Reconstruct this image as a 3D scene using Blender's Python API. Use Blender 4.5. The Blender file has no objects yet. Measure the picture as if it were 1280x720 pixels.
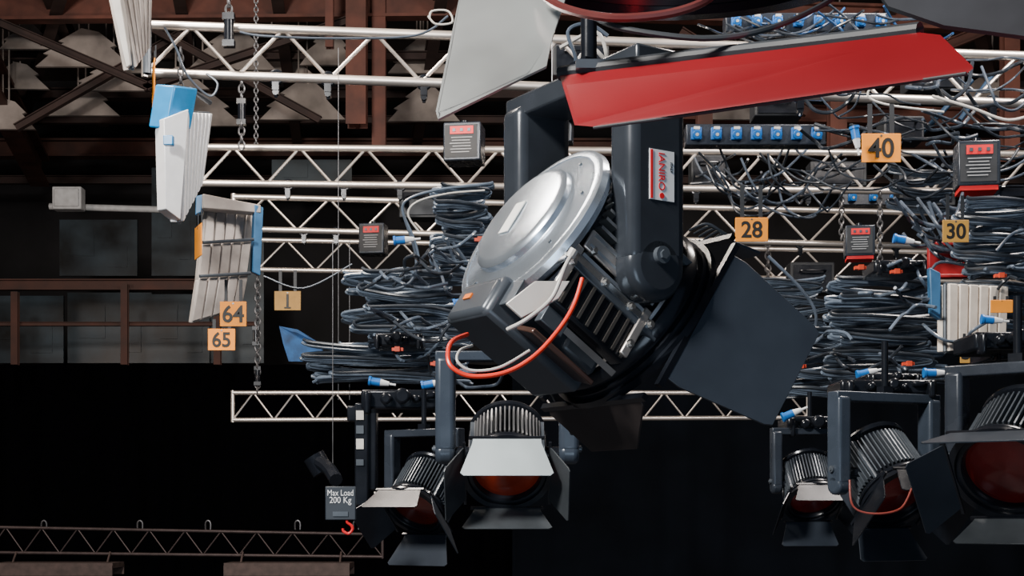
import bpy, bmesh, math, random
from mathutils import Vector, Matrix
random.seed(7)
F=1778.0; HY=638.0; CZ=3.6
def W(px,py,d): return Vector(((px-640)/F*d, d, CZ+(HY-py)/F*d))
COL=bpy.context.scene.collection
# ---------------- materials
MATS={}
def mat(name,col,rough=0.5,metal=0.0,var=0.15,scale=12.0,bump=0.0,coat=0.0,spec=0.5):
    if name in MATS: return MATS[name]
    m=bpy.data.materials.new(name); m.use_nodes=True
    nt=m.node_tree; b=nt.nodes['Principled BSDF']
    tc=nt.nodes.new('ShaderNodeTexCoord'); nz=nt.nodes.new('ShaderNodeTexNoise')
    nz.inputs['Scale'].default_value=scale; nz.inputs['Detail'].default_value=4
    nt.links.new(tc.outputs['Object'],nz.inputs['Vector'])
    cr=nt.nodes.new('ShaderNodeValToRGB')
    cr.color_ramp.elements[0].position=0.3; cr.color_ramp.elements[1].position=0.7
    cr.color_ramp.elements[0].color=[c*(1-var) for c in col]+[1]
    cr.color_ramp.elements[1].color=[min(1,c*(1+var)) for c in col]+[1]
    nt.links.new(nz.outputs['Fac'],cr.inputs['Fac']); nt.links.new(cr.outputs['Color'],b.inputs['Base Color'])
    mr=nt.nodes.new('ShaderNodeMapRange'); mr.inputs['To Min'].default_value=max(0.05,rough-0.08); mr.inputs['To Max'].default_value=min(1,rough+0.08)
    nt.links.new(nz.outputs['Fac'],mr.inputs['Value']); nt.links.new(mr.outputs['Result'],b.inputs['Roughness'])
    b.inputs['Metallic'].default_value=metal; b.inputs['Coat Weight'].default_value=coat
    b.inputs['Specular IOR Level'].default_value=spec
    if bump>0:
        bp=nt.nodes.new('ShaderNodeBump'); bp.inputs['Strength'].default_value=bump
        nt.links.new(nz.outputs['Fac'],bp.inputs['Height']); nt.links.new(bp.outputs['Normal'],b.inputs['Normal'])
    MATS[name]=m; return m
ALU=mat('aluminium',(0.72,0.66,0.61),0.36,0.85,0.08,3)
CHROME=mat('polished_steel',(0.85,0.83,0.8),0.2,0.95,0.1)
SILV=mat('brushed_silver',(0.64,0.72,0.82),0.25,0.88,0.1,5)
SILVL=mat('silver_leaf_paint',(0.56,0.59,0.58),0.32,0.75,0.3,3)
SILVB=mat('bright_leaf_paint',(0.46,0.52,0.54),0.38,0.4,0.1,5)
SLATE=mat('slate_paint',(0.03,0.037,0.05),0.27,0.2,0.12)
DARK=mat('black_paint',(0.01,0.012,0.017),0.22,0.25,0.2)
DARKM=mat('black_matte',(0.014,0.017,0.022),0.6,0.0,0.25)
GREY=mat('grey_paint',(0.09,0.105,0.125),0.35,0.4,0.15)
DGREY=mat('dark_grey_leaf',(0.05,0.058,0.066),0.4,0.2,0.2)
CABLE=mat('cable_rubber',(0.095,0.125,0.17),0.27,0.0,0.4,9)
CABLEL=mat('cable_loose_rubber',(0.055,0.072,0.1),0.3,0.0,0.4,9)
CABLED=mat('cable_black_rubber',(0.022,0.028,0.038),0.3,0.0,0.3,9)
CABLEB=mat('cable_blue_rubber',(0.015,0.07,0.2),0.36,0.0,0.3,9)
CABLEW=mat('cable_pale',(0.5,0.48,0.45),0.4,0,0.1)
CABLER=mat('cable_red',(0.75,0.035,0.015),0.35,0,0.1)
RUST=mat('oxide_red_steel',(0.12,0.04,0.027),0.65,0.0,0.45,3)
RUSTK=mat('dark_oxide_steel',(0.06,0.021,0.014),0.7,0.0,0.4,3)
RUSTD=mat('dark_brown_steel',(0.04,0.022,0.019),0.75,0.0,0.4,3)
ORANGE=mat('orange_tag',(0.88,0.3,0.025),0.55,0,0.08,spec=.2)
OCHRE=mat('ochre_tag',(0.48,0.26,0.06),0.6,0,0.08,spec=.2)  # darker, browner than the orange tags
INK=mat('black_ink',(0.006,0.006,0.006),0.6,0,0)
WHITE=mat('white_plastic',(0.75,0.76,0.78),0.45,0,0.05)
PANELW=mat('offwhite_panel',(0.68,0.64,0.59),0.5,0.1,0.15)
BLUE=mat('blue_paint',(0.01,0.14,0.48),0.4,0,0.1)
BLUES=mat('dusty_blue_paint',(0.04,0.14,0.29),0.5,0,0.2)
BLUED=mat('dark_blue_paint',(0.02,0.05,0.1),0.45,0.3,0.1)
RED=mat('red_paint',(0.6,0.01,0.015),0.4,0,0.1)
REDLAB=mat('red_label',(0.7,0.012,0.02),0.5,0,0.05)
LRED=mat('red_leaf_paint',(0.16,0.0025,0.006),0.36,0.0,0.2,2,spec=.4)
LENSR=mat('amber_lens_glass',(0.16,0.017,0.008),0.25,0.1,0.3,8,coat=.4)
LENSB=mat('amber_lens_bright_glass',(0.34,0.035,0.012),0.22,0.1,0.3,8,coat=.5)
LENSD=mat('dim_red_lens_glass',(0.18,0.012,0.01),0.25,0.1,0.3,8,coat=.4)
CHAIN=mat('chain_steel',(0.16,0.16,0.17),0.4,0.7,0.2)
# ---------------- mesh builder
class B:
    def __init__(s): s.v=[]; s.f=[]
    def add(s,vs,fs):
        o=len(s.v); s.v+= [Vector(v) for v in vs]; s.f+=[[i+o for i in f] for f in fs]; return s
    def scale_(s,k): s.v=[v*k for v in s.v]; return s
    def box(s,c,sz,M=None):
        c=Vector(c); vs=[]
        for x in(-.5,.5):
            for y in(-.5,.5):
                for z in(-.5,.5):
                    p=Vector((x*sz[0],y*sz[1],z*sz[2]))
                    if M is not None: p=M@p
                    vs.append(c+p)
        return s.add(vs,[[0,1,3,2],[4,6,7,5],[0,4,5,1],[2,3,7,6],[0,2,6,4],[1,5,7,3]])
    def cyl(s,p,q,r,n=12,r2=None):
        p=Vector(p);q=Vector(q);r2=r if r2 is None else r2
        a=(q-p).normalized(); u=a.orthogonal().normalized(); w=a.cross(u)
        vs=[];fs=[]
        for c,rr in((p,r),(q,r2)):
            for i in range(n):
                t=2*math.pi*i/n; vs.append(c+(u*math.cos(t)+w*math.sin(t))*rr)
        for i in range(n): j=(i+1)%n; fs.append([i,j,n+j,n+i])
        fs.append(list(range(n))[::-1]); fs.append(list(range(n,2*n)))
        return s.add(vs,fs)
    def lathe(s,prof,n=48,c=(0,0,0)):
        c=Vector(c);vs=[];fs=[]
        for r,y in prof:
            r=max(r,1e-4)
            for i in range(n):
                t=2*math.pi*i/n; vs.append(c+Vector((r*math.cos(t),y,r*math.sin(t))))
        for k in range(len(prof)-1):
            for i in range(n):
                j=(i+1)%n; fs.append([k*n+i,k*n+j,(k+1)*n+j,(k+1)*n+i])
        return s.add(vs,fs)
    def prism(s,pts,t,nrm=None):
        pts=[Vector(p) for p in pts]; n=len(pts)
        if nrm is None:
            nrm=Vector()
            for i in range(n): nrm+=pts[i].cross(pts[(i+1)%n])
        nrm=Vector(nrm).normalized()*t/2
        vs=[p+nrm for p in pts]+[p-nrm for p in pts]
        fs=[list(range(n)),list(range(n,2*n))[::-1]]
        for i in range(n): j=(i+1)%n; fs.append([i,n+i,n+j,j])
        return s.add(vs,fs)
    def tube(s,pts,r,n=7,sub=5,closed=False):
        pts=[Vector(p) for p in pts]
        P=[]
        m=len(pts)
        if m>2 and sub>1:
            rng=m if closed else m-1
            for i in range(rng):
                if closed: a,b,c,d=pts[(i-1)%m],pts[i],pts[(i+1)%m],pts[(i+2)%m]
                else: a,b,c,d=pts[max(i-1,0)],pts[i],pts[i+1],pts[min(i+2,m-1)]
                for k in range(sub):
                    t=k/sub
                    P.append(0.5*((2*b)+(c-a)*t+(2*a-5*b+4*c-d)*t*t+(3*b-a-3*c+d)*t**3))
            if not closed: P.append(pts[-1])
        else: P=pts
        N=len(P); vs=[];fs=[]; u=None
        for i in range(N):
            if closed: tg=P[(i+1)%N]-P[i-1]
            else: tg=P[min(i+1,N-1)]-P[max(i-1,0)]
            if tg.length<1e-9: tg=Vector((1,0,0))
            tg.normalize()
            if u is None: u=tg.orthogonal().normalized()
            else:
                u=u-tg*u.dot(tg)
                u=u.normalized() if u.length>1e-6 else tg.orthogonal().normalized()
            w=tg.cross(u)
            for k in range(n):
                t=2*math.pi*k/n; vs.append(P[i]+(u*math.cos(t)+w*math.sin(t))*r)
        for i in range(N if closed else N-1):
            i2=(i+1)%N
            for k in range(n):
                j=(k+1)%n; fs.append([i*n+k,i*n+j,i2*n+j,i2*n+k])
        if not closed: fs.append(list(range(n))[::-1]); fs.append([(N-1)*n+k for k in range(n)])
        return s.add(vs,fs)
    def out(s,name,m,parent=None,M=None,world=False,bevel=0,smooth=True,seg=2):
        me=bpy.data.meshes.new(name); me.from_pydata([tuple(v) for v in s.v],[],s.f); me.validate()
        bm=bmesh.new(); bm.from_mesh(me); bmesh.ops.recalc_face_normals(bm,faces=bm.faces); bm.to_mesh(me); bm.free()
        me.materials.append(m)
        if smooth:
            for p in me.polygons: p.use_smooth=True
            me.set_sharp_from_angle(angle=math.radians(35))
        ob=bpy.data.objects.new(name,me); COL.objects.link(ob)
        if parent is not None:
            ob.parent=parent
            if world: ob.matrix_parent_inverse=wm(parent).inverted()
        if M is not None: ob.matrix_local=M
        if bevel>0:
            md=ob.modifiers.new('bevel','BEVEL'); md.width=bevel; md.segments=seg; md.limit_method='ANGLE'
        return ob
def wm(o):
    m=o.matrix_basis.copy()
    if o.parent is None: return m
    return wm(o.parent)@o.matrix_parent_inverse@m
def tag(o,label,cat,group=None):
    o["label"]=label; o["category"]=cat
    if group: o["group"]=group
    return o
def empty(name,loc,yaw=0.0,label=None,cat=None,group=None):
    e=bpy.data.objects.new(name,None); COL.objects.link(e); e.empty_display_size=0.1
    e.matrix_basis=Matrix.Translation(loc)@Matrix.Rotation(yaw,4,'Z')
    if label: tag(e,label,cat,group)
    return e
def textobj(name,txt,size,m,parent,M,off=0.0,ext=0.0008):
    cu=bpy.data.curves.new('t','FONT'); cu.body=txt; cu.size=size; cu.align_x='CENTER'; cu.align_y='CENTER'
    cu.extrude=ext; cu.offset=off; cu.resolution_u=4
    ob=bpy.data.objects.new('t',cu); COL.objects.link(ob)
    dg=bpy.context.evaluated_depsgraph_get()
    me=bpy.data.meshes.new_from_object(ob.evaluated_get(dg)); bpy.data.objects.remove(ob)
    me.materials.clear(); me.materials.append(m)
    o=bpy.data.objects.new(name,me); COL.objects.link(o); o.parent=parent
    o.matrix_local=M
    return o
FACE=Matrix.Rotation(math.radians(90),4,'X')
def struct(o): o["kind"]="structure"; return o
# ---------------- setting
FLOORM=mat('studio_floor_grey',(0.05,0.05,0.055),0.6,0,0.2,1)
WALLM=mat('dark_wall_plaster',(0.012,0.011,0.013),0.85,0,0.7,0.9,0.2)
CEILM=mat('roof_deck_brown',(0.03,0.02,0.017),0.9,0,0.5,0.8,0.2)
struct(B().box((0,12,-0.05),(22,30,0.1)).out('floor',FLOORM,smooth=False))
struct(B().box((0,26.6,5.8),(22,0.2,11.6)).out('wall_back',WALLM,smooth=False))
struct(B().box((-10.9,12,5.8),(0.2,30,11.6)).out('wall_left',WALLM,smooth=False))
struct(B().box((10.9,12,5.8),(0.2,30,11.6)).out('wall_right',WALLM,smooth=False))
struct(B().box((0,12,11.65),(22,30,0.1)).out('ceiling',CEILM,smooth=False))
def curtain(name,px0,px1,py0,d,m,label,amp=0.07):
    a=W(px0,py0,d); b=W(px1,py0,d); n=int((b.x-a.x)/0.05); vs=[];fs=[]
    for i in range(n+1):
        x=a.x+(b.x-a.x)*i/n; y=d+amp*math.sin(x*9+math.sin(x*2.3)*1.5)
        vs+= [(x,y,0.02),(x,y,a.z)]
    for i in range(n): fs.append([2*i,2*i+2,2*i+3,2*i+1])
    o=B().add(vs,fs).out(name,m); md=o.modifiers.new('s','SOLIDIFY'); md.thickness=0.02
    return tag(o,label,'curtain')
curtain('stage_curtain',-60,655,456,22.5,mat('black_velvet',(0.0015,0.0015,0.0024),0.95,0,0.2,spec=0.03),'black velvet studio curtain hanging in soft folds')
curtain('stage_curtain',640,1340,400,21.8,mat('navy_cloth',(0.0048,0.0068,0.0108),0.9,0,0.3,1,spec=.08),'dark navy cloth studio curtain beside the black one',0.03)
def girder(p,q,h,w,m,label,name='roof_girder',group='steel roof girders'):
    p=Vector(p);q=Vector(q);a=(q-p); L=a.length; a.normalize()
    up=Vector((0,0,1)) if abs(a.z)<0.8 else Vector((0,-1,0))
    side=a.cross(up).normalized(); up=side.cross(a).normalized()
    M=Matrix((side,a,up)).transposed(); c=(p+q)/2; t=h*0.12
    b=B().box(c+up*(h/2-t/2),(w,L,t),M).box(c-up*(h/2-t/2),(w,L,t),M).box(c,(w*0.15,L,h-2*t),M)
    return tag(b.out(name,m,smooth=False),label,'beam',group)
RL='oxide red steel girder under the dark roof'; DL='dark brown steel girder under the roof'
girder(W(-60,12,19),W(640,6,19),0.34,0.2,RUST,RL)
girder(W(640,6,19),W(1340,30,19),0.3,0.2,RUST,RL)
girder(W(-60,186,24),W(1340,186,24),0.3,0.25,RUSTK,DL)
girder(W(-60,118,22),W(1340,118,22),0.16,0.2,RUSTD,DL)
girder(W(-60,150,23),W(1340,150,23),0.12,0.12,RUSTD,DL)
girder(W(-60,70,20.5),W(1340,70,20.5),0.12,0.12,RUSTD,DL)
girder(W(-60,225,24.5),W(1340,225,24.5),0.14,0.12,RUSTD,DL)
COLL='oxide red steel column hanging under the roof'
for x,y0,y1,d,h in((446,-40,158,18.5,.26),(474,-40,185,19,.18),(412,-40,60,18,.1),(880,50,170,18.6,.2),(1046,40,185,18.8,.22),(1262,30,200,18.4,.2)):
    girder(W(x,y0,d),W(x,y1,d),h,h,RUST,COLL,'roof_column','roof columns')
for x0,y0,x1,y1 in((40,-60,130,150),(215,-60,258,175),(340,-60,372,175),(90,-60,20,175),(560,-60,520,180),(960,-60,930,175),(1120,-60,1090,175),(1200,-60,1260,175),(790,-60,780,175)):
    girder(W(x0,y0,17.5),W(x1,y1,24),0.24,0.16,RUSTD,DL)
girder(W(-60,0,17),W(50,215,24),0.5,0.3,RUSTK,RL)
girder(W(840,140,21),W(1330,150,21),0.25,0.2,RUST,RL)
for q in((-20,20,190,110,18.5),(180,110,440,24,18.5),(180,30,400,150,19.3),(20,160,230,40,19.5)):
    girder(W(q[0],q[1],q[4]),W(q[2],q[3],q[4]),0.1,0.1,RUSTD,'dark brown diagonal brace under the roof','roof_brace','roof braces')
for q in((850,110,1100,20,18.5),(1050,110,1300,10,18.7),(850,40,1010,140,19.1),(1080,40,1240,150,19.1)):
    girder(W(q[0],q[1],q[4]),W(q[2],q[3],q[4]),0.14,0.1,RUSTK,'oxide red diagonal brace under the roof','roof_brace','roof braces')
# wall gallery left
girder(W(-40,356,21),W(250,356,21),0.16,0.12,RUSTK,'dark oxide red horizontal rail of wall gallery','gallery_rail','gallery rails')
girder(W(-40,405,21),W(320,405,21),0.06,0.08,RUSTK,'thin oxide red rail of wall gallery','gallery_rail','gallery rails')
for x,y0 in((19,365),(156,355),(272,250)): girder(W(x,y0,20.9),W(x,456,20.9),0.1,0.1,RUSTK,'dark oxide red upright of wall gallery','gallery_post','gallery posts')
PBL=mat('dusty_blue_panel',(0.017,0.028,0.037),0.35,0.1,0.95,1.5)
def wallpanel(x0,y0,x1,y1,d,m,label):
    a=W(x0,y0,d);b=W(x1,y1,d); c=(a+b)/2; w=b.x-a.x; h=a.z-b.z
    bb=B().box(c,(w,0.05,h)).box((c.x-w*.2,d-.03,c.z+h*.1),(w*.3,.03,h*.5)).box((c.x+w*.25,d-.03,c.z-h*.15),(w*.25,.03,h*.4))
    tag(bb.out('cladding_panel',m,smooth=False),label,'panel','cladding panels behind the gallery')
for q in((75,275,172,345),(85,366,190,454),(190,210,246,345),(190,368,262,454),(-30,370,80,454),(262,300,330,454),(340,200,440,235)):
    wallpanel(*q,22.6+random.random()*.5,PBL,'dusty dark blue-grey metal panel on the wall')
b=B().cyl(W(62,258,19.8),W(202,262,19.8),0.045)
tag(b.out('conduit_pipe',mat('pale_grey_pipe',(.4,.41,.42),.5)),'pale grey horizontal conduit pipe by the wall','pipe')
a=W(86,249,19.6)
jb=B().box(a,(0.4,0.2,0.31)); jb.box(a+Vector((0,-0.11,0)),(0.34,0.03,0.25)); tag(jb.out('junction_box',mat('pale_grey_pipe',(.3,.3,.3)),bevel=0.02),'pale grey junction box on the conduit pipe','box')
ACM=mat('acoustic_board',(0.27,0.235,0.215),0.9,0,0.45,2.5,0.3)
for (x0,x1,y0,y1) in [(-20,62,78,112),(45,165,36,84),(55,150,108,145),(185,262,84,112),(235,345,36,88),(325,432,100,150),(290,400,60,100),(-30,45,124,162),(190,305,114,158),(485,565,48,92),(485,575,106,152),(870,960,56,100),(1000,1090,82,125),(1180,1290,92,140),(700,770,78,115),(145,235,56,92),(375,445,38,82),(90,185,80,114),(0,65,28,62),(880,980,105,150),(1100,1180,56,96)]:
    d=19.8+random.random()*1.5
    w=x1-x0; h=y1-y0
    pts=[W(x0,y1,d),W(x0+w*.14,y1-h*.3,d),W(x0+w*.08,y1-h*.34,d),W(x0+w*.3,y1-h*.62,d),W(x0+w*.24,y1-h*.66,d),W(x0+w*.48,y0,d),W(x0+w*.66,y0+h*.1,d),W(x0+w*.84,y0+h*.45,d),W(x0+w*.78,y0+h*.5,d),W(x1,y1,d)]
    b=B().prism(pts,0.06)
    for k in(.45,.55): q=W(x0+w*k,y0+h*.3,d); b.cyl(q,(q.x,q.y,11.6),.012,6)
    tag(b.out('acoustic_baffle',ACM,smooth=False),'grey-brown stepped acoustic board hanging under the roof','panel','acoustic boards under the roof')
# ---------------- trusses
def truss(L,R,pitch,r,label,m=ALU,ends=True):
    lt,lb=W(L[0],L[1],L[3]),W(L[0],L[2],L[3]); rt,rb=W(R[0],R[1],R[3]),W(R[0],R[2],R[3])
    e=empty('lighting_truss',lb,0,label,'truss','ceiling trusses')
    B().cyl(lt,rt,r,16).out('top_chord',m,e,world=True)
    B().cyl(lb,rb,r,16).out('bottom_chord',m,e,world=True)
    n=max(2,int(round((rt-lt).length/pitch))); z=B()
    for i in range(n):
        t0=i/n;t1=(i+.5)/n;t2=(i+1)/n
        A=lb.lerp(rb,t0);T=lt.lerp(rt,t1);C=lb.lerp(rb,t2)
        z.cyl(A,T,r*0.42,8).cyl(T,C,r*0.42,8)
    z.out('lacing',m,e,world=True)
    if ends:
        B().cyl(lt+Vector((0,0,r)),lb-Vector((0,0,r)),r*0.9,10).out('end_post',m,e,world=True)
        B().cyl(rt+Vector((0,0,r)),rb-Vector((0,0,r)),r*0.9,10).out('end_post',m,e,world=True)
    return e
TL='silver aluminium ladder truss with zigzag lacing'
truss((182,31,91,8.6),(1330,72,131,8.6),0.58,0.028,TL)
truss((250,184,229,11.5),(1330,193,241,11.5),0.55,0.029,TL)
truss((292,246,286,13.2),(1330,270,312,13.2),0.6,0.028,TL)
truss((322,300,337,15.1),(1330,318,354,15.1),0.6,0.027,TL)
truss((291,491,525,14.9),(1010,491,522,14.9),0.42,0.024,'silver ladder truss crossing before the dark curtain')
TRB=mat('dull_brown_truss',(0.08,0.06,0.06),0.5,0.5,0.2)
truss((-60,658,690,17.2),(478,668,696,17.2),0.42,0.02,'dull brownish ladder truss low before the black curtain',TRB)
def clamp(x,y,d):
    p=W(x,y,d); e=empty('truss_clamp',p,0,'dark steel clamp gripping a truss chord','clamp','clamps on truss chords')
    r=.038
    B().tube([(r*math.cos(t),0,r*math.sin(t)) for t in [i*math.pi/4 for i in range(8)]],.012,8,3,True).box((0,0,-r*1.5),(.04,.05,.05)).out('body',DARK,e)
    B().cyl((0,0,-r*1.8),(0,0,-r*3.2),.01,8).cyl((0,-.02,-r*2.4),(0,.02,-r*2.4),.02,8).out('bolt',DARK,e)
for x in(345,410,530,1000,1240): clamp(x,91+(x-182)*.035,8.6)
for x in(360,430,500,870,930,1010,1150): clamp(x,230+(x-250)*.011,11.5)
for x in(380,420,900,1000,1120): clamp(x,287+(x-292)*.025,13.2)
for (x0,x1) in((0,148),(285,440)):
    a=W(x0,706,17);b=W(x1,706,17);c=(a+b)/2
    t=B().box(c,(b.x-a.x,0.5,0.06)).box(c+Vector((0,-.25,-.06)),(b.x-a.x,0.03,0.12)).box(c+Vector((0,.25,-.06)),(b.x-a.x,0.03,0.12))
    for k in (0.1,0.9):
        p=a.lerp(b,k); t.cyl(p,(p.x,17.15,W(0,690,17.15).z),0.012,6)
    tag(t.out('equipment_tray',mat('dusty_brown',(0.08,0.055,0.05),0.7,0,0.3),smooth=False),'dusty brown shallow tray hung under low truss','tray','trays under the low truss')
for x in (55,175,260,372,445):
    p=W(x,662,17.2); t=B().tube([p+Vector((-.03,0,0)),p+Vector((-.03,0,.08)),p+Vector((0,0,.11)),p+Vector((.03,0,.08)),p+Vector((.03,0,0))],0.01,6)
    tag(t.out('truss_shackle',CHAIN),'small steel shackle on top of low truss','shackle','shackles on the low truss')
# ---------------- dark distribution boxes filling gaps
def dbox(x0,y0,x1,y1,d):
    a=W(x0,y0,d);b=W(x1,y1,d);c=(a+b)/2;w=b.x-a.x;h=a.z-b.z
    e=empty('distribution_box',c,0,'matte black distribution box among the cables','box','black distribution boxes')
    B().box((0,0,0),(w,.2,h)).out('body',DARKM,e,bevel=.008)
    B().box((0,-.105,0),(w*.86,.01,h*.8)).out('front_plate',DARK,e)
    B().tube([(-w*.25,-.1,h*.2),(-w*.25,-.15,h*.2),(w*.25,-.15,h*.2),(w*.25,-.1,h*.2)],.008,8,4).out('handle',DARK,e)
for q in((862,196,905,236,11.9),(1010,205,1080,236,12),(1120,215,1190,260,12),(985,330,1040,368,12.4),(1100,150,1150,180,9.2),(1130,86,1200,118,9.2),(940,120,1000,150,9.3),(476,340,520,366,12),(500,240,548,275,11.8),(690,60,760,100,9.4),(1230,236,1290,252,8),(1000,60,1050,90,9.4)): dbox(*q)
# ---------------- chains
def chain(px,y0,y1,d,px2=None,r=0.006,link=0.05,label='steel link chain hanging from the roof'):
    a=W(px,y0,d);b=W(px2 if px2 else px,y1,d); n=max(2,int((a-b).length/(link*0.72))); bb=B()
    for i in range(n):
        c=a.lerp(b,(i+.5)/n); hx=link*0.28; hz=link*0.5; u=Vector((1,0,0)) if i%2 else Vector((0,1,0)); z=Vector((0,0,1))
        bb.tube([c+u*hx-z*hz*.5,c+u*hx+z*hz*.5,c+z*hz,c-u*hx+z*hz*.5,c-u*hx-z*hz*.5,c-z*hz],r,5,2,True)
    return tag(bb.out('hoist_chain',CHAIN),label,'chain','hanging chains')
chain(286,-40,36,8.6,r=0.008,link=0.06); chain(302,98,186,11,r=0.008,link=0.07); chain(226,60,112,8.4,r=0.006,link=0.05)
chain(322,345,492,14.9,r=0.009,link=0.09); chain(320,-30,184,11.6,r=0.005,link=0.05); chain(1100,240,350,9,r=.006); chain(1052,240,300,10,r=.006)
chain(960,490,300,14.9,r=0.009,link=0.09)
for x,y0,y1,d in((416,300,612,6.5),(423,60,500,8),(437,300,500,8),(690,-20,120,6)):
    tag(B().cyl(W(x,y0,d),W(x,y1,d),0.002,6).out('steel_wire',CHAIN),'thin steel suspension wire','wire','suspension wires')
for x,y,d in ((286,38,8.5),(302,140,11),(320,420,14.9),(322,470,14.9)):
    p=W(x,y,d)
    t=B().cyl(p+Vector((0,0,.06)),p-Vector((0,0,.06)),0.03,12).box(p+Vector((0,0,.08)),(.07,.05,.04)).box(p-Vector((0,0,.08)),(.07,.05,.04))
    tag(t.out('chain_swivel',DARK),'dark steel swivel block on a chain','swivel','chain swivels')
# ---------------- number tags
def numtag(x0,y0,x1,y1,d,txt,label,m=ORANGE,strap=30,yaw=0,ts=0.95):
    a=W(x0,y0,d);b=W(x1,y1,d);c=(a+b)/2;w=abs(b.x-a.x);h=a.z-b.z
    e=empty('number_tag',c,yaw,label,'sign','number tags')
    B().box((0,0,0),(w,0.006,h)).out('plate',m,e,bevel=0.002)
    B().cyl((-w*.0,-.003,h*.42),(0,-.005,h*.42),h*.04,8).out('screw',CHAIN,e)
    if txt: textobj('number',txt,h*ts,INK,e,Matrix.Translation((0,-0.005,-h*.04))@FACE@Matrix.Diagonal((0.95,1.0,1,1)),off=h*0.018)
    if txt=='1': B().box((0,-.005,-h*.36),(h*.34,.002,h*.07)).out('number_foot',INK,e)
    if strap:
        s=strap/F*d
        for k in(-.28,.28): B().box((k*w,0.008,h/2+s/2-0.01),(w*0.12,0.006,s)).out('strap',DARKM,e)
    return e
numtag(275,377,308,408,7.9,'64','orange plastic tag printed with number 64',strap=30)
numtag(260,411,294,438,9.5,'65','orange plastic tag printed with number 65',strap=14)
numtag(343,364,376,388,10.5,'1','dark ochre tag printed with number 1',m=mat('dim_tag',(.26,.15,.045),.6,spec=.2),strap=28)
numtag(919,272,960,302,6.2,'28','orange plastic tag printed with number 28',strap=44)
numtag(1077,167,1126,203,7.4,'40','orange plastic tag printed with number 40',strap=40)
numtag(1178,275,1211,303,6.2,'30','orange tag printed with number 30',m=OCHRE,strap=34)
numtag(1200,424,1228,454,6.3,'52','orange tag printed with number 52 half behind a bracket',m=OCHRE,strap=10)
numtag(1238,375,1266,391,6.2,'','small blank orange tag by the cable stack',m=ORANGE,strap=8)
numtag(172,78,212,135,8.0,'','orange tag turned nearly edge-on to view',strap=20,yaw=math.radians(-72))
numtag(228,282,268,322,7.6,'','orange tag turned nearly edge-on to view',strap=20,yaw=math.radians(-66))
# ---------------- power boxes
def pbox(x0,y0,x1,y1,d,label,red=True,dep=0.8):
    a=W(x0,y0,d);b=W(x1,y1,d);c=(a+b)/2;w=b.x-a.x;h=a.z-b.z
    e=empty('power_box',c,math.radians(-8),label,'box','truss power boxes')
    B().box((0,0,0),(w,w*dep,h)).out('body',SLATE,e,bevel=w*0.04)
    B().box((-w*.02,-w*dep/2-0.003,0),(w*.86,0.004,h*.84)).out('front_plate',DARKM,e)
    B().box((-w*.0,-w*dep/2-0.007,h*.28),(w*.62,0.006,h*.2)).out('red_label',REDLAB,e)
    for k in range(3): B().box((-w*.2+k*w*.2,-w*dep/2-0.012,h*.28),(w*.08,0.004,h*.08)).out('label_mark',GREY,e)
    l=B()
    for k in range(6): l.box((-w*.0-w*.02*(k%3),-w*dep/2-0.007,h*.09-k*h*.075),(w*(.56-.08*(k%2)),0.003,h*.022))
    o=l.out('printed_lines',mat('print_grey',(.3,.31,.33)),e); o["kind"]="stuff"
    if red: B().box((0,0,-h/2-h*.05),(w*.9,w*dep*.9,h*.1)).out('base_plate',RED,e)
    B().cyl((0,0,h*.5),(0,0,h*.62),w*.1,12).out('cable_gland',DARK,e)
PB='black power box with red label on the truss'
pbox(557,157,604,205,10.8,PB,False); pbox(451,281,483,319,12.6,PB,False); pbox(1195,180,1246,236,7.6,'black power box with red base and red label')
pbox(1056,284,1092,322,7.6,PB); pbox(686,118,722,150,9.5,PB,False); pbox(686,155,716,180,9.6,PB,False)
# ---------------- socket rails
def rail(x0,y0,x1,y1,d,n,label):
    a=W(x0,y0,d);b=W(x1,y1,d);c=(a+b)/2;w=b.x-a.x;h=a.z-b.z
    e=empty('socket_rail',c,0,label,'socket rail','socket rails')
    B().box((0,0,0),(w,0.12,h)).out('body',SLATE,e,bevel=0.008)
    s0=None
    for i in range(n):
        x=-w/2+w*(i+.5)/n
        M=Matrix.Translation((x,-0.06,0))
        q=h*.36
        if s0 is None:
            s0=B().box((0,-.012,0),(q*1.4,.025,q*1.6)).cyl((0,-.02,-q*.1),(0,-.06,-q*.35),q*.62,14).out('socket',BLUE,e,M=M,bevel=0.004)
            l0=B().box((0,-.03,q*.62),(q*.8,.03,q*.36)).cyl((0,-.061,-q*.36),(0,-.066,-q*.38),q*.22,10).out('socket_cover',CABLEW,s0)
        else:
            o=s0.copy(); COL.objects.link(o); o.parent=e; o.matrix_local=M
            l=l0.copy(); COL.objects.link(l); l.parent=o
rail(856,158,1030,184,8.9,7,'dark rail with a row of blue power sockets')
rail(905,20,1110,44,8.2,8,'dark rail with a row of blue power sockets')
rail(1050,238,1180,258,12.6,5,'dark rail with a row of blue power sockets')
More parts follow.
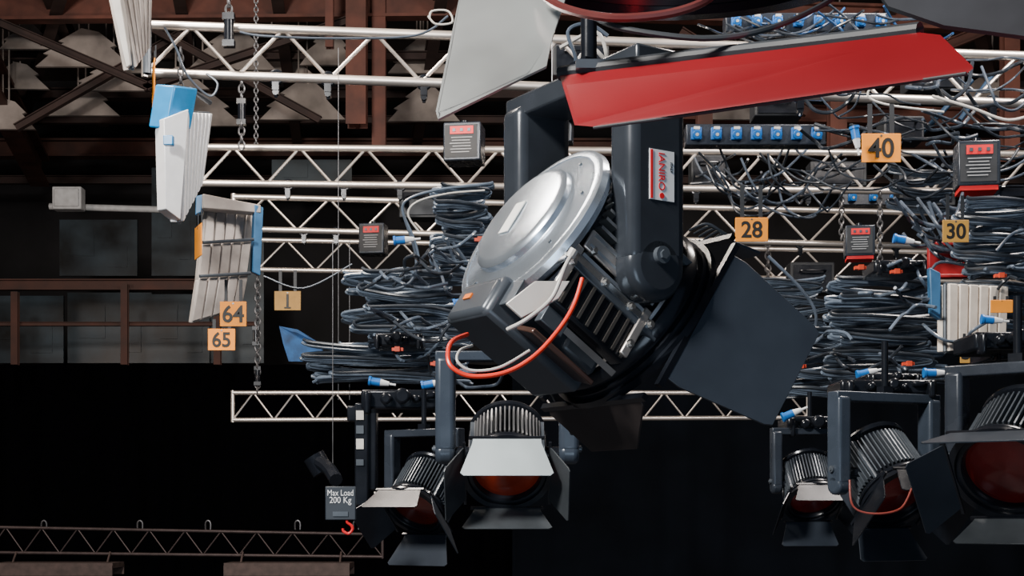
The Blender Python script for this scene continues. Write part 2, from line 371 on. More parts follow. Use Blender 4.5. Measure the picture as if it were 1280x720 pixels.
# ---------------- cables
def cable(pts,r,label='dark rubber cable looping between trusses',m=CABLEL,group='loose cables',name='power_cable'):
    return tag(B().tube([W(*p) for p in pts],r,7,7).out(name,m),label,'cable',group)
def bundle(x0,y0,x1,y1,d,n,k,label,grp='folded cable stack',r=0.0092,nl=3):
    U=random.uniform
    wv=x1-x0; sp=(y1-y0)/n
    for layer in range(nl):
        ends=[U(-.16,.12) for i in range(n+1)]; skew=[U(-6,6) for i in range(n+1)]
        kk=k if layer<2 else 2
        for c in range(kk):
            pts=[]
            for i in range(n+1):
                y=y0+sp*i+c*sp*.2+(sp*.4 if layer==2 else 0)
                side=(i+layer)%2
                en=ends[i]+U(-.02,.02)
                xe=(x0-wv*en) if side==0 else (x1+wv*en)
                dd=d+layer*.17+c*.012
                pts.append((xe,y,dd+U(-.01,.01)))
                if i<n:
                    nx=(x1+wv*ends[i+1]) if side==0 else (x0-wv*ends[i+1])
                    for t in(.06,.35,.65,.94):
                        yy=y+sp*(.2+t*.6)+skew[i]*math.sin(t*3.1)+U(-.8,.8)
                        pts.append((xe+(nx-xe)*t,yy,dd+.05*math.sin(t*3.14)*(1 if i%2 else -1)))
            o=B().tube([W(*p) for p in pts],r,7,3).out('flexible_cable',CABLE if (c+layer)%4 else CABLED)
            tag(o,label,'cable',grp)
FB='slate grey cable folded back and forth in a stack'
bundle(546,228,612,334,7.5,10,4,FB,grp='cable stack beside hanging lamp')
bundle(444,335,576,428,7.5,8,4,'slate grey cable folded in a wide stack',grp='wide cable stack')
bundle(396,424,580,474,7.8,5,4,'slate grey cable folded in a low wide stack',grp='low cable stack')
bundle(1200,246,1292,345,6.8,9,4,FB,grp='cable stack by power box')
bundle(1200,350,1292,418,6.8,6,4,FB,grp='cable stack above lamp carriage',nl=1)
bundle(1042,345,1172,472,7.0,11,4,FB,grp='cable stack above framed lamp')
bundle(968,405,1056,492,7.4,7,4,FB,grp='small cable stack')
bundle(925,345,1030,402,9.5,5,4,'slate grey cable folded loosely',grp='loose cable stack',nl=2)
bundle(1110,205,1188,262,9.0,5,4,'slate grey cable folded loosely',grp='loose high cable stack',nl=1)
bundle(495,338,560,350,7.3,2,4,'slate grey cable folded loosely',grp='thin cable stack',nl=1)
def rc(x0,y0,x1,y1,sag,d,r=.008,m=CABLEL,lab='dark rubber cable looping between trusses'):
    pts=[]
    for i in range(6):
        t=i/5; pts.append((x0+(x1-x0)*t+random.uniform(-6,6)*(0<i<5),y0+(y1-y0)*t+sag*4*t*(1-t)+random.uniform(-3,3)*(0<i<5),d+random.uniform(-.15,.15)))
    cable(pts,r,lab,m)
for i in range(44):
    x=random.uniform(985,1230); y=random.uniform(80,240); w=random.uniform(50,170)
    rc(x,y,x+w,y+random.uniform(-18,18),random.uniform(-10,48),random.uniform(7.8,8.5),random.choice([.006,.008,.011]),random.choice([CABLEL,CABLED,CABLED]))
for i in range(24):
    x=random.uniform(850,1000); rc(x,random.uniform(180,240),x+random.uniform(40,110),random.uniform(180,260),random.uniform(5,45),10.5,.009,random.choice([CABLEL,CABLED]))
for i in range(14):
    x=random.uniform(850,1130); rc(x,random.uniform(0,45),x+random.uniform(60,160),random.uniform(5,55),random.uniform(5,30),7.9,.007,random.choice([CABLEL,CABLED,CABLEB]))
for i in range(16):
    x=random.uniform(1110,1200); rc(x,random.uniform(240,300),x+random.uniform(60,120),random.uniform(240,300),random.uniform(10,50),7.3,.009)
for i in range(36):
    cx,cy=random.choice([(500,345),(560,300),(560,330),(470,430),(520,400),(1100,350),(1230,350),(1230,320),(1010,410),(1120,460),(1050,440),(540,460),(1170,400)])
    x=cx+random.uniform(-60,20); rc(x,cy+random.uniform(-18,18),x+random.uniform(40,95),cy+random.uniform(-18,18),random.uniform(-34,42),6.7+random.uniform(-.2,.2),.008,random.choice([CABLE,CABLEL,CABLED]),'stray dark cable loop at a cable stack')
PL='pale grey cable looping down'
cable([(600,232,7.2),(555,236,7.2),(516,246,7.2),(503,262,7.2),(518,300,7.2),(525,330,7.2)],.007,'slate grey cable looping down',CABLE)
cable([(606,238,7.1),(560,242,7.1),(522,252,7.1),(510,268,7.1),(524,290,7.1)],.005,PL,CABLEW)
cable([(505,270,7.2),(520,320,7.2),(515,350,7.2),(490,362,7.2),(455,352,7.2)],.008)
cable([(206,35,8.4),(220,60,8.3),(235,95,8.3),(262,120,8.3),(272,105,8.3),(258,92,8.3)],.007)
cable([(300,40,8.4),(330,45,8.4),(420,48,8.4),(520,44,8.4),(560,20,8.4)],.007)
cable([(535,20,8.2),(545,30,8.2),(565,28,8.2),(560,14,8.2),(540,14,8.2),(537,24,8.2)],.006,PL,CABLEW)
cable([(330,345,10.5),(380,360,10.5),(440,330,10.5)],.006)
cable([(690,130,4.2),(705,105,4.2),(735,60,4.2),(758,75,4.2),(745,40,4.2),(700,60,4.2)],.006,PL,CABLEW)
cable([(700,120,4.1),(720,80,4.1),(710,40,4.1),(735,30,4.1),(760,45,4.1)],.006)
cable([(960,320,7.8),(1000,360,7.8),(1020,395,7.8),(1010,440,7.8),(980,470,7.8)],.009)
cable([(1160,252,7.2),(1180,300,7.2),(1210,330,7.2),(1170,330,7.2),(1150,380,7.2)],.008)
cable([(1165,120,7.6),(1215,135,7.6),(1260,150,7.6),(1300,140,7.6)],.008,PL,CABLEW)
cable([(1150,60,7.6),(1120,90,7.6),(1085,115,7.6),(1105,130,7.6),(1180,140,7.6)],.006,PL,CABLEW)
for k in range(5):
    cable([(862+k*6,288+k*4,3.9),(885+k*5,280+k*3,3.85),(905+k*3,296+k*3,3.85),(890+k*4,312+k*3,3.9),(868+k*5,300,3.9)],.004,'thin black cable coil behind the lamp arm',CABLED,'cable coils by lamp arm')
for q in((1215,100,1140,180),(1240,95,1200,150)):
    tag(B().cyl(W(q[0],q[1],9.5),W(q[2],q[3],9.5),.018,10).out('diagonal_brace',BLUED),'thin dark blue diagonal brace tube between trusses','brace','diagonal braces')
def conn(x,y,d,label='blue and white power connector plug',w=.09,ang=0):
    p=W(x,y,d); e=empty('power_plug',p,0,label,'plug','power plugs')
    R=Matrix.Rotation(ang,4,'Y')
    B().cyl((-w*.9,0,0),(w*.1,0,0),w*.36,16).cyl((-w*.95,0,0),(-w*.75,0,0),w*.44,16).out('blue_body',BLUE,e,M=R)
    B().cyl((w*.1,0,0),(w*.9,0,0),w*.33,16,w*.2).cyl((w*.9,0,0),(w*1.5,0,0),w*.1,8).out('white_collar',WHITE,e,M=R)
for c in((474,478,6.4),(1084,466,6.3),(1168,466,6.2),(1240,400,6.2),(580,377,6.3,),(540,480,6.3),(990,517,6.4),(505,300,6.4),(1130,300,6.4)): conn(*c,w=.05,ang=random.uniform(-.4,.4))
conn(1070,172,7.2,w=.06,ang=1.4)
def bracket(x0,y0,x1,y1,d,label,m=SLATE):
    a=W(x0,y0,d);b=W(x1,y1,d);c=(a+b)/2;w=b.x-a.x;h=a.z-b.z
    bb=B().box(c,(w,0.24,h)).box(c+Vector((-w*.42,-.13,-h*.2)),(w*.08,.06,h*1.2)).box(c+Vector((w*.42,-.13,-h*.2)),(w*.08,.06,h*1.2)).cyl(c+Vector((-w*.2,-.12,0)),c+Vector((-w*.2,-.16,0)),h*.3,14).cyl(c+Vector((w*.15,-.12,0)),c+Vector((w*.15,-.15,0)),h*.22,14)
    bb.cyl(c+Vector((0,-.12,h*.1)),c+Vector((0,-.2,h*.1)),h*.4,18).box(c+Vector((w*.3,-.13,h*.2)),(w*.14,.04,h*.4))
    return tag(bb.out('lamp_carriage',m,bevel=.01),label,'carriage','lamp carriages under cable stacks')
bracket(1042,478,1160,496,5.4,'dark slate lamp carriage box with two bolts',DARK)
bracket(1204,420,1300,442,4.9,'dark slate lamp carriage box with two bolts',DARK)
bracket(455,490,560,514,5.6,'dark slate lamp carriage box with two bolts',DARK)
bracket(978,522,1048,542,6.6,'dark slate lamp carriage box with two bolts',DARK)
bracket(470,420,530,436,7.0,'small dark bracket clamped in cable stack',DARK)
bracket(1085,330,1150,346,6.8,'small dark bracket clamped in cable stack',DARK)
bracket(1225,440,1290,454,5.1,'small dark bracket clamped below cable stack',DARK)
bracket(1075,470,1140,482,6.0,'small dark bracket clamped below cable stack',DARK)
for (x,y) in((497,437),(545,455),(1075,335),(1120,340),(1135,455),(1000,458),(575,395),(1250,345),(600,300)):
    p=W(x,y,6.4); t=B().box(p,(.05,.03,.014)).box(p+Vector((0,-.02,0)),(.022,.02,.022))
    tag(t.out('clip_tag',mat('orange_red_clip',(.6,.06,.02),.5)),'small orange red clip on cables','clip','orange cable clips')
a=W(1182,327,7.6)
tag(B().box(a,(.19,.04,.16)).box(a+Vector((0,-.03,.085)),(.2,.06,.02)).box(a+Vector((0,-.03,-.085)),(.2,.06,.02)).out('red_plate',mat('deep_red_paint',(.3,.008,.012),.5),bevel=.005),'plain red metal plate hung behind cables','plate')
pts=[(350,408,12),(372,412,11.9),(398,428,12),(404,440,12),(398,455,12),(385,452,11.9),(362,452,12),(355,430,12)]
tag(B().prism([W(*p) for p in pts],.06).out('blue_cloth',mat('blue_tarp',(.008,.06,.18),.7,0,.5,9,.6)),'crumpled blue cloth hung under the truss','cloth')
# ---------------- panel lights
def panel(quad,th,label,nf=7,m=PANELW,rib=.024,fill=.32,rim=GREY):
    P=[W(*q) for q in quad]
    c=sum(P,Vector())/4; e=empty('panel_light',c,0,label,'light fixture','panel lights')
    n=((P[1]-P[0]).cross(P[3]-P[0])).normalized()
    if n.y>0:n=-n
    B().prism(P,th).out('housing',m,e,world=True,bevel=.006)
    f=B()
    for i in range(nf):
        t0=(i+.5-fill/2)/nf;t1=(i+.5+fill/2)/nf
        q=[P[0].lerp(P[1],t0),P[0].lerp(P[1],t1),P[3].lerp(P[2],t1),P[3].lerp(P[2],t0)]
        f.prism([p+n*(th*.5+rib/2) for p in q],rib)
    f.out('ribbing',m,e,world=True,bevel=.004)
    g=B()
    for i in range(4): g.cyl(P[i]+n*th*.5,P[(i+1)%4]+n*th*.5,.01,8)
    g.out('rim',rim,e,world=True)
    return e,P,n
BEI=mat('beige_panel',(.40,.36,.335),.5,.15,.3,8)
e,P,n=panel([(254,266,8.3),(316,272,8.5),(311,312,8.45),(250,318,8.2)],.05,'beige grey ribbed panel light with dusty blue brackets',5,BEI,fill=.84,rim=BEI,rib=.014)
for (x,y0,y1,xl0,xr0,xl1,xr1,dd) in((0,308,360,249,312,244,307,-.06),(0,350,404,245,308,237,300,-.14)):
    Q=[W(xl0,y0,8.2+dd),W(xr0,y0-4,8.42+dd),W(xr1,y1-18,8.42+dd),W(xl1,y1,8.2+dd)]
    B().prism(Q,.04).out('lower_shell',BEI,e,world=True,bevel=.008)
    f=B(); 
    for i in range(5):
        t0=(i+.08)/5;t1=(i+.92)/5
        f.prism([p+n*.026 for p in (Q[0].lerp(Q[1],t0),Q[0].lerp(Q[1],t1),Q[3].lerp(Q[2],t1),Q[3].lerp(Q[2],t0))],.014)
    f.out('lower_ribbing',BEI,e,world=True,bevel=.004)
    B().cyl(Q[0]+n*.05,Q[1]+n*.05,.01,8).out('cross_bar',GREY,e,world=True)
B().prism([W(317,256,8.35),W(328,260,8.4),W(324,345,8.4),W(314,340,8.4)],.05).out('side_bracket',BLUES,e,world=True,bevel=.005)
B().prism([W(246,246,8.2),W(255,244,8.2),W(253,266,8.2),W(245,270,8.2)],.05).out('side_bracket',BLUES,e,world=True,bevel=.005)
B().prism([W(250,244,8.2),W(322,258,8.4),W(322,268,8.4),W(250,262,8.2)],.1).out('top_bar',BEI,e,world=True,bevel=.005)
BW=mat('bright_white_panel',(.88,.9,.93),.4,.1,.05)
e,P,n=panel([(222,140,7.6),(256,142,8.1),(244,228,8.0),(218,278,7.6)],.05,'white finned panel light with bright blue housing end',7,m=BW,fill=.6)
B().prism([W(199,150,7.5),W(230,138,7.55),W(220,276,7.6),W(202,262,7.5)],.1).out('reflector',BW,e,world=True,bevel=.004)
LB=mat('light_blue_paint',(.012,.25,.6),.35,0,.1)
B().prism([W(206,106,7.5),W(236,110,7.7),W(227,161,7.7),W(197,160,7.5)],.12).out('blue_end_housing',LB,e,world=True,bevel=.01)
B().box(W(211,176,7.4),(.05,.04,.05)).out('blue_corner_clip',LB,e,world=True,bevel=.004)
B().cyl(W(238,112,7.7),W(262,128,8.0),.015,8).out('bracket',GREY,e,world=True)
B().cyl(W(236,150,7.8),W(256,145,8.1),.015,8).out('bracket',GREY,e,world=True)
e,P,n=panel([(134,-40,7.8),(184,-40,8.2),(178,62,8.1),(160,88,7.8)],.06,'grey white finned panel light near the truss end',6,m=BEI,fill=.6)
B().prism([W(132,-40,7.7),W(146,-40,7.7),W(166,82,7.8),W(160,86,7.8)],.1).out('reflector',PANELW,e,world=True,bevel=.004)
B().cyl(W(184,-40,8.3),W(184,92,8.3),.025,10).out('mounting_pole',GREY,e,world=True)
e,P,n=panel([(1176,356,6.6),(1252,360,6.8),(1248,436,6.8),(1176,440,6.6)],.05,'off-white ribbed panel light behind cable stacks',6,m=mat('warm_white_panel',(.8,.72,.63),.5),fill=.8)
B().prism([W(1160,335,6.6),W(1174,342,6.6),W(1174,400,6.6),W(1162,392,6.6)],.05).out('side_bracket',BLUES,e,world=True,bevel=.005)
# ---------------- fresnel lamps
def leafpts(side,s,ang,L,w0,w1,y0=0.95):
    o={'X+':Vector((1,0,0)),'X-':Vector((-1,0,0)),'Z+':Vector((0,0,1)),'Z-':Vector((0,0,-1))}[side]
    t=Vector((0,0,1)) if side[0]=='X' else Vector((1,0,0))
    f=Vector((0,1,0)); d=f*math.cos(ang)+o*math.sin(ang)
    h=o*1.08+f*y0
    return [ (h-t*w0)*s,(h+t*w0)*s,(h+t*w0*1.02+d*L*.15)*s,(h+t*w1+d*L*.93)*s,(h+t*w1*.93+d*L)*s,(h-t*w1*.93+d*L)*s,(h-t*w1+d*L*.93)*s,(h-t*w0*1.02+d*L*.15)*s ],o,(h-t*w0*.98)*s,(h+t*w0*.98)*s
CAPD=[(0,-1.22),(.56,-1.23),(.62,-1.21),(.645,-1.17),(.65,-1.12),(.68,-1.09),(.88,-1.0),(.93,-.985),(.97,-.97),(1.03,-.93),(1.05,-.86),(1.02,-.79),(.92,-.77),(.0,-.77)]
CAPF=[(0,-1.10),(.58,-1.115),(.64,-1.10),(.67,-1.07),(.68,-1.01),(.71,-.99),(.92,-.955),(.95,-.94),(.955,-.955),(1.0,-.955),(1.05,-.93),(1.07,-.86),(1.04,-.79),(.92,-.77),(.0,-.77)]
def fresnel(px,py,d,yaw,tilt,s,label,rear=DARK,body=DARK,lens=LENSR,leaves=None,hw=1.35,top=2.2,low=.35,armw=.55,armt=.25,yokem=SLATE,base=True,pole=1.5,armoff=0,group='fresnel stage lamps',fin=None,cap=CAPD,basew=1.0,hinge=GREY,ab=.07,ydoor=.95):
    e=empty('fresnel_lamp',W(px,py,d),math.radians(yaw),label,'stage light',group)
    T=Matrix.Rotation(math.radians(tilt),4,'X')
    dy=ydoor-.95
    h=B().lathe([(0,-.8),(.88,-.82),(.9,-.75),(.86,-.5),(.86,.5+dy),(.98,.55+dy),(.98,.62+dy),(.9,.64+dy),(0,.64+dy)]).scale_(s)
    H=h.out('housing',body,e,M=T)
    B().lathe(cap,72).scale_(s).out('rear_cap',rear,e,M=T)
    f=B()
    for i in range(34):
        a=math.radians(-20+220*i/33)
        R=Matrix.Rotation(-a+math.pi/2,3,'Y'); c=R@Vector((0,0,.93))
        f.box((c.x,-.1+dy/2,c.z),(.035,1.15+dy,.16),R)
    f.scale_(s); o=f.out('cooling_fins',fin or GREY,e,M=T)
    B().lathe([(.86,.6),(1.04,.6),(1.08,.66),(1.08,.72),(1.03,.74),(1.03,.78),(1.1,.8),(1.1,.86),(1.02,.9),(.9,.9),(.86,.84),(.86,.6)],56,(0,dy,0)).scale_(s).out('lens_ring',body,e,M=T)
    pr=[(0,.8)]
    for i in range(1,9):
        r=.88*i/9; pr+=[(r-.01,.8-.008*i),(r,.794-.008*i)]
    pr+=[(.88,.7)]
    B().lathe(pr,56,(0,dy,0)).scale_(s).out('lens',lens,e,M=T)
    if base:
        B().box((0,-.35,-1.06),(1.0*basew,1.4,.5)).box((0,-.95,-1.08),(.9*basew,.25,.44)).box((0,.3+dy,-.92),(1.1*basew,.5,.3)).scale_(s).out('lamp_base_box',SLATE if rear!=SILV else mat('base_box_slate',(.06,.07,.085),.33,.3,.1),e,M=T,bevel=.03*s*2)
    for sx,z,hh in((.9,-.45,.16),(-.9,-.45,.16),(.9,.45,.08),(-.9,.45,.08)):
        B().box((sx,dy/2,z),(.12,1.45+dy,hh)).scale_(s).out('side_rail',GREY,e,M=T,bevel=.01*s)
    g=B().lathe([(1.02,.86+dy),(1.16,.86+dy),(1.16,.95+dy),(1.02,.95+dy),(1.02,.86+dy)],48)
    for sx in(-1,1): g.box((sx*1.08,.95+dy,0),(.07,.07,1.9)).box((0,.95+dy,sx*1.08),(1.9,.07,.07))
    D=g.scale_(s).out('barn_door',DARK,e,M=T)
    for (side,ang,L,w0,w1,m) in (leaves or [('Z+',-15,1.0,.85,1.1,LEAFD),('Z-',20,1.0,.85,1.1,LEAFD),('X+',30,1.0,.8,.9,DARK),('X-',30,1.0,.8,.9,DARK)]):
        p,o,h0,h1=leafpts(side,s,math.radians(ang),L,w0,w1,ydoor)
        B().prism(p,.03*s).out('leaf',m,D,bevel=.004*s)
        B().cyl(h0,h1,.035*s,8).out('leaf_hinge',hinge if rear!=SILV else CHROME,D)
    z=(top+low)
    for sx in(-1,1):
        b=B().box((sx*hw,armoff,(top-low)/2),(armt,armw,z)).cyl((sx*(hw-armt*.5),armoff,-low),(sx*(hw+armt*.5),armoff,-low),armw/2,24)
        Y=b.scale_(s).out('yoke_arm',yokem,e,bevel=ab*s,seg=4)
        B().cyl((sx*(hw-armt*.5),0,0),(sx*.85,0,0),.16,16).scale_(s).out('tilt_shaft',DARK,e)
        B().cyl((sx*(hw+armt*.5),armoff,.1),(sx*(hw+armt*.5+.06),armoff,.1),.09,20).cyl((sx*(hw+armt*.5+.06),armoff,.1),(sx*(hw+armt*.5+.09),armoff,.1),.05,6).scale_(s).out('tilt_knob',GREY,e)
    B().box((0,armoff,top),(hw*2+armt,armw*.8,.25)).scale_(s).out('yoke_crossbar',yokem,e,bevel=.03*s)
    B().cyl((0,armoff,top),(0,armoff,top+pole),.09,16).box((0,armoff,top+.2),(.3,.3,.2)).scale_(s).out('spigot',DARK,e)
    return e
LEAFD=mat('leaf_slate',(.024,.031,.043),.36,.15,.2,5)
LEAFB=mat('leaf_brown_black',(.03,.024,.024),.45,.2,.2,5)
# hero lamp
S=.217; HT=-34
HY_=mat('yoke_satin_grey',(.034,.04,.05),.24,.25,.1)
hero=fresnel(736,352,3.4,-57.3,HT,S,'large silver-backed fresnel lamp with barn doors and red cable',rear=SILV,body=DARK,yokem=HY_,
  leaves=[('X+',20,1.28,.82,.66,LEAFD),('Z-',25,.6,.85,.45,LEAFB),('Z+',20,.5,.85,.9,LEAFD),('X-',25,.9,.8,.9,LEAFD)],
  hw=1.04,top=2.12,low=0,armw=.74,armt=.42,pole=3,fin=mat('fin_grey_metal',(.5,.5,.5),.28,.9,.1),cap=CAPF,basew=.85,ab=.12,ydoor=.78)
HM=Matrix.Rotation(math.radians(HT),4,'X')
g=B()
for i in range(8): g.box((.9,-.62+i*.13,-.72),(.1,.035,.42))
g.scale_(S).out('vent_grille',mat('vent_metal',(.3,.28,.26),.2,.85,.1),hero,M=HM)
B().box((.82,-.2,-.72),(.2,1.15,.5)).scale_(S).out('side_cover',DARK,hero,M=HM,bevel=.008)
B().box((.95,-.15,-.42),(.03,1.2,.07)).scale_(S).out('chrome_trim',CHROME,hero,M=HM)
B().box((.7,-.15,-1.0),(.03,1.2,.07),Matrix.Rotation(.5,3,'Y')).scale_(S).out('chrome_trim',CHROME,hero,M=HM)
B().box((.96,-.45,-.18),(.04,.55,.22)).scale_(S).out('silver_bracket',ALU,hero,M=HM,bevel=.003)
B().box((.95,.3,-.6),(.05,.1,.6)).scale_(S).out('silver_bracket',ALU,hero,M=HM,bevel=.003)
B().box((.94,-.74,-.55),(.05,.1,.5)).scale_(S).out('silver_bracket',ALU,hero,M=HM,bevel=.003)
B().box((.45,-.2,-1.2),(.7,.9,.06),Matrix.Rotation(.25,3,'Y')).scale_(S).out('brown_reflection_plate',mat('brown_gloss',(.09,.05,.04),.2,.4,.2),hero,M=HM,bevel=.003)  # brown plate put in to give the brown reflections on the lower body
for y,z in((-.6,-.25),(.25,-.2),(.3,-.75),(-.74,-.5),(.1,-.42),(-.3,-.42),(.4,-.42)):
    B().cyl((.88,y,z),(.98,y,z),.05,10).cyl((.98,y,z),(1.01,y,z),.03,6).scale_(S).out('bolt',CHROME,hero,M=HM)
B().lathe([(.98,.36),(1.0,.36),(1.0,.40),(.98,.40),(.98,.36)],56).scale_(S).out('chrome_ring',CHROME,hero,M=HM)
B().box((.3,-.95,-1.0),(.7,.02,.3)).box((.75,-.5,-.98),(.12,.3,.35)).scale_(S).out('latch_plate',GREY,hero,M=HM,bevel=.003)
B().box((-.12,-1.118,.0),(.18,.012,.42)).scale_(S).out('paper_label',mat('pale_paper',(.85,.84,.8),.6,0,.05),hero,M=HM)
for t in range(8):
    a=t*math.pi/4+.3; B().cyl((.84*math.cos(a),-.96,.84*math.sin(a)),(.84*math.cos(a),-.985,.84*math.sin(a)),.02,8).scale_(S).out('cap_screw',GREY,hero,M=HM)
x=S*(1.04+.21)+.001
LM=Matrix(((0,0,1,0),(1,0,0,0),(0,1,0,0),(0,0,0,1)))
zc=.62*S+.066
lab=B().box((x,0.004,zc),(.002,.070,.112)).out('maker_label',WHITE,hero)
B().box((x+.0015,-.0255,zc),(.002,.006,.108)).out('label_strip',REDLAB,lab)
B().cyl((x+.001,.003,zc-.046),(x+.003,.003,zc-.046),.0065,16).out('label_emblem',REDLAB,lab)
textobj('label_text','IANIRO',.0255,REDLAB,lab,Matrix.Translation((x+.0015,.002,zc+.008))@LM@Matrix.Rotation(-math.pi/2,4,'Z'))
textobj('label_text','ITALY',.009,INK,lab,Matrix.Translation((x+.0015,.030,zc+.02))@LM@Matrix.Rotation(-math.pi/2,4,'Z'))
def hc(pts,r,m,name='lamp_cable'): return B().tube([W(*p) for p in pts],r,10,8).out(name,m,hero,world=True)
hc([(728,348,3.02),(718,380,3.0),(700,410,2.98),(668,445,2.96),(630,466,2.96),(588,470,2.96),(564,458,2.96),(560,440,2.98),(566,426,3.02),(584,418,3.12)],.0050,CABLER)
hc([(590,432,3.04),(575,438,2.98),(572,452,2.96),(590,463,2.96),(625,459,2.96),(662,438,2.98)],.003,CABLEW)
hc([(716,316,3.02),(706,334,3.0),(690,372,2.99),(660,398,2.98),(634,412,3.0)],.0045,CABLEW)
hc([(712,322,3.02),(718,312,3.02)],.010,CABLEW,'cable_plug')
B().prism([W(632,380,3.01),W(668,352,3.03),W(712,352,3.06),W(698,374,3.04),W(652,398,3.01)],.01).out('reflector_plate',mat('warm_polished_plate',(.8,.78,.74),.4,.5,.05),hero,world=True,bevel=.002)
B().box((-.1*S,-1.08*S,-1.06*S),(.03,.006,.014)).out('indicator_lamp',mat('orange_indicator',(.9,.2,.02),.3),hero,M=HM)
# small central lamp
YS=mat('slate_blue_frame',(.04,.053,.074),.28,.15,.1)
fresnel(634,566,4.8,180,-36,.13,'small black fresnel lamp with silver top barn door and amber lens',body=DARK,lens=LENSB,fin=mat('fin_pale',(.3,.3,.31),.35,.6),yokem=YS,hinge=mat('pale_edge',(.5,.5,.5),.4),ab=.14,
  leaves=[('Z+',-36,1.0,.85,1.16,SILVB),('Z-',6,.8,.85,1.15,DGREY),('X+',25,1.1,.8,.8,DGREY),('X-',25,1.1,.8,.8,DGREY)],hw=1.6,top=2.5,low=.0,armw=.6,armt=.52)
fresnel(530,615,5.4,150,-46,.112,'small black fresnel lamp with open barn doors and dim lens',lens=LENSR,ab=.1,
  leaves=[('Z+',5,.9,.85,1.1,DARK),('Z-',15,1.2,.85,1.2,LEAFD),('X+',35,1.1,.8,.9,DARK),('X-',35,1.2,.8,1.0,LEAFD)],hw=1.3,top=2.0,low=.1,armt=.4)
fresnel(1012,605,6.5,185,-50,.12,'small black fresnel lamp with red tinted lens',lens=LENSD,hw=1.3,top=2.0,low=.1,armt=.4,ab=.1,
  leaves=[('Z+',0,.8,.85,1.1,DARK),('Z-',20,1.0,.85,1.1,LEAFD),('X+',30,1.0,.8,.9,DARK),('X-',30,1.0,.8,.9,DARK)])
e=fresnel(1106,592,5.2,205,-45,.138,'black fresnel lamp in a slate frame with dull red cable',lens=LENSD,yokem=YS,ab=.1,
  leaves=[('Z+',0,.8,.85,1.1,DARK),('Z-',15,1.0,.85,1.1,LEAFD),('X+',30,1.0,.8,.9,DARK),('X-',30,1.0,.8,.9,DARK)],hw=1.5,top=2.0,low=.3,armw=.55,armt=.42)
B().tube([W(1062,600,4.8),W(1066,632,4.78),W(1090,642,4.78),W(1125,636,4.78),W(1140,610,4.8)],.0035,8,8).out('lamp_cable',mat('cable_dull_red',(.32,.05,.035),.4),e,world=True)
fresnel(1272,562,4.6,140,-36,.155,'black fresnel lamp with red lens and tilted grey barn doors',lens=LENSD,ab=.1,
  leaves=[('Z+',22,1.0,.85,1.1,LEAFD),('Z-',5,.8,.85,1.1,DGREY),('X+',30,1.0,.8,.9,LEAFD),('X-',35,.9,.8,.9,LEAFD)],hw=1.3,top=1.7,low=.1,armt=.4)
# ---------------- hoist / max load sign
e=empty('load_hoist',W(452,560,6.2),0,'slim black hoist housing with white labels','hoist')
a=W(437,505,6.2);b_=W(470,632,6.2);c=(a+b_)/2-e.location
w=b_.x-a.x;h=a.z-b_.z
B().box(c,(w*.5,.12,h)).box(c+Vector((w*.35,.02,h*.05)),(w*.35,.1,h*.8)).box(c+Vector((-w*.3,0,h*.4)),(w*.5,.1,h*.15)).out('body',DARK,e,bevel=.006)
for k,(z,hh) in enumerate(((.38,.09),(.24,.08),(.1,.1),(-.08,.06))):
    B().box(c+Vector((-w*.05,-.065,h*z)),(w*.28,.006,h*hh)).out('label_plate',GREY if k%2 else PANELW,e)
e=empty('load_sign',W(426,629,5.0),0,'dark slate load limit sign with white lettering','sign')
a=W(407,608,5.0);b_=W(445,650,5.0);w=b_.x-a.x;h=a.z-b_.z
B().box((0,0,0),(w,.02,h)).out('plate',mat('sign_slate',(.018,.025,.036),.5),e,bevel=.003)
textobj('lettering','Max Load',h*.25,WHITE,e,Matrix.Translation((0,-.012,h*.3))@FACE@Matrix.Diagonal((.8,1,1,1)))
textobj('lettering','200 Kg',h*.27,WHITE,e,Matrix.Translation((0,-.012,0.01))@FACE@Matrix.Diagonal((.85,1,1,1)))
B().box((0,-.012,-h*.32),(w*.5,.004,h*.14)).out('barcode_plate',GREY,e)
e=empty('load_hook',W(434,657,5.0),0,'small red steel load hook under the sign','hook')
B().tube([(0,0,.03),(0,0,.012),(.015,0,0),(.018,0,-.014),(.005,0,-.028),(-.013,0,-.02),(-.015,0,-.01)],.005,8,5).cyl((0,0,.02),(0,0,.035),.009,10).out('hook',RED,e)
tag(B().tube([W(395,575,6.3),W(410,585,6.2),W(420,600,6.1)],.03,10,4).cyl(W(392,570,6.3),W(404,590,6.3),.05,14).out('cable_clamp',DARK),'black clamp holding cable near load sign','clamp')
# ---------------- foreground lamp (top)
e=empty('floodlight_head',W(850,-92,2.1),0,'large black lamp head with silver and red barn door leaves','stage light')
T=Matrix.Rotation(math.radians(-90+8),4,'X')
s=.235
B().lathe([(0,-1.0),(.6,-1.0),(.85,-.85),(.95,-.5),(.95,.1),(1.02,.14),(1.02,.3),(.93,.32),(.9,.25),(.0,.25)],64).scale_(s).out('housing',DARK,e,M=T)
MAR=mat('maroon_ring',(.13,.03,.028),.35,.3,.1)
B().lathe([(.9,.3),(1.08,.3),(1.08,.36),(.9,.36),(.9,.3)],64).scale_(s).out('front_ring',DARK,e,M=T)
B().lathe([(0,.29),(.5,.28),(.88,.24)],48).scale_(s).out('lens',DARK,e,M=T)
B().prism([W(583,-45,2.05),W(722,-45,2.0),W(704,8,1.97),W(690,50,1.93),W(683,84,1.92),W(660,95,1.92),W(548,150,1.86),W(545,140,1.86)],.004).out('silver_leaf',SILVL,e,world=True)
B().prism([W(700,96,1.95),W(1150,42,1.66),W(1176,45,1.66),W(1216,84,1.58),W(1208,90,1.58),W(742,157,1.82),W(718,155,1.83)],.004,nrm=(0.1,-.5,-.8)).out('red_leaf',LRED,e,world=True)
B().tube([W(700,92,1.96),W(860,72,1.86),W(1010,55,1.77),W(1150,38,1.67)],.010,10,4).out('leaf_hinge',DARKM,e,world=True)
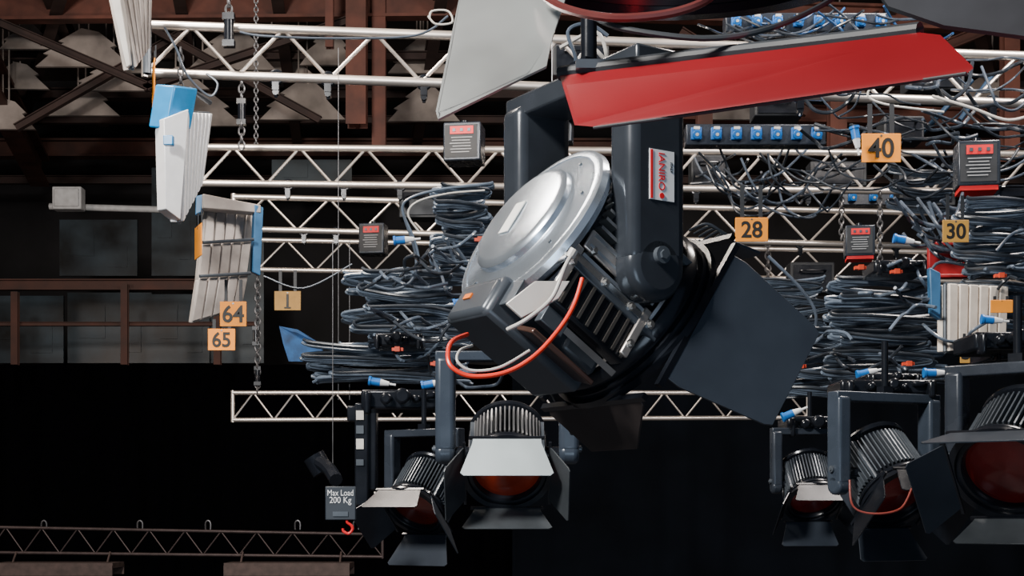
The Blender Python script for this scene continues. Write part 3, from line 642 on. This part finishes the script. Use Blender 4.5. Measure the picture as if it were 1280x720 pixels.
B().tube([W(742,160,1.81),W(900,138,1.74),W(1060,114,1.66),W(1208,92,1.575)],.0022,8,4).out('leaf_edge',DARKM,e,world=True)
B().box(W(738,82,1.93),(.04,.02,.012)).out('hinge_block',GREY,e,world=True)
B().prism([W(1075,-40,1.8),W(1300,-40,1.75),W(1300,50,1.7),W(1180,34,1.72),W(1110,10,1.76)],.006).out('black_leaf',DARKM,e,world=True)
B().tube([W(672,-14,1.95),W(700,8,1.9),W(760,22,1.85),W(830,18,1.84),W(880,2,1.84),(W(900,-20,1.86))],.006,8,6).out('gel_frame',MAR,e,world=True)
B().tube([W(740,20,1.9),W(780,36,1.85),W(880,48,1.82),W(960,36,1.82),W(1030,5,1.85),W(1060,-20,1.9)],.004,8,6).out('lamp_cable',DARKM,e,world=True)
# ---------------- lights
def area(loc,target,size,energy,col=(1,1,1)):
    l=bpy.data.lights.new('area_light','AREA'); l.energy=energy; l.size=size; l.color=col
    o=bpy.data.objects.new('area_light',l); COL.objects.link(o); o.location=loc
    o.rotation_euler=(Vector(target)-Vector(loc)).to_track_quat('-Z','Y').to_euler(); return o
area((-3.4,-0.2,7.8),(0.0,4.5,4.6),1.0,1050,(1,.96,.9))
area((-3.0,6.8,9.2),(0,10.5,6),1.4,700,(1,.88,.76))
area((3.5,6.5,9.0),(1.5,9,5.5),1.4,500,(1,.9,.82))
area((-8.4,14,6.5),(-3,21,9.5),1.0,85,(1,.82,.7))  # added out of view on the left to brighten the roof steel
area((8.4,14,6.8),(3,21,9.5),1.0,90,(1,.82,.7))  # added out of view on the right, same roof brightening
area((0.5,-3,2.0),(0.3,6,5),2.5,90,(.7,.85,1))  # added cool fill behind the camera, lifts undersides and fronts
l=bpy.data.lights.new('added_red_spot','SPOT'); l.energy=60; l.color=(1,.04,.05); l.spot_size=math.radians(46); l.spot_blend=1; l.shadow_soft_size=.05  # added red light without a lamp, saturates the red leaf's right end
o=bpy.data.objects.new('added_red_spot',l); COL.objects.link(o); o.location=(1.1,1.0,3.5); o.rotation_euler=(W(1160,68,1.66)-o.location).to_track_quat('-Z','Y').to_euler()
w=bpy.data.worlds.new('w'); bpy.context.scene.world=w; w.use_nodes=True
w.node_tree.nodes['Background'].inputs[0].default_value=(.45,.6,.85,1); w.node_tree.nodes['Background'].inputs[1].default_value=.2
# ---------------- camera
cam=bpy.data.cameras.new('cam'); co=bpy.data.objects.new('camera',cam); COL.objects.link(co)
co.location=(0,0,CZ); co.rotation_euler=(math.radians(90),0,0)
cam.sensor_width=36; cam.lens=36*F/1280; cam.shift_y=(HY-360)/1280; cam.clip_end=100
cam.dof.use_dof=False
bpy.context.scene.camera=co
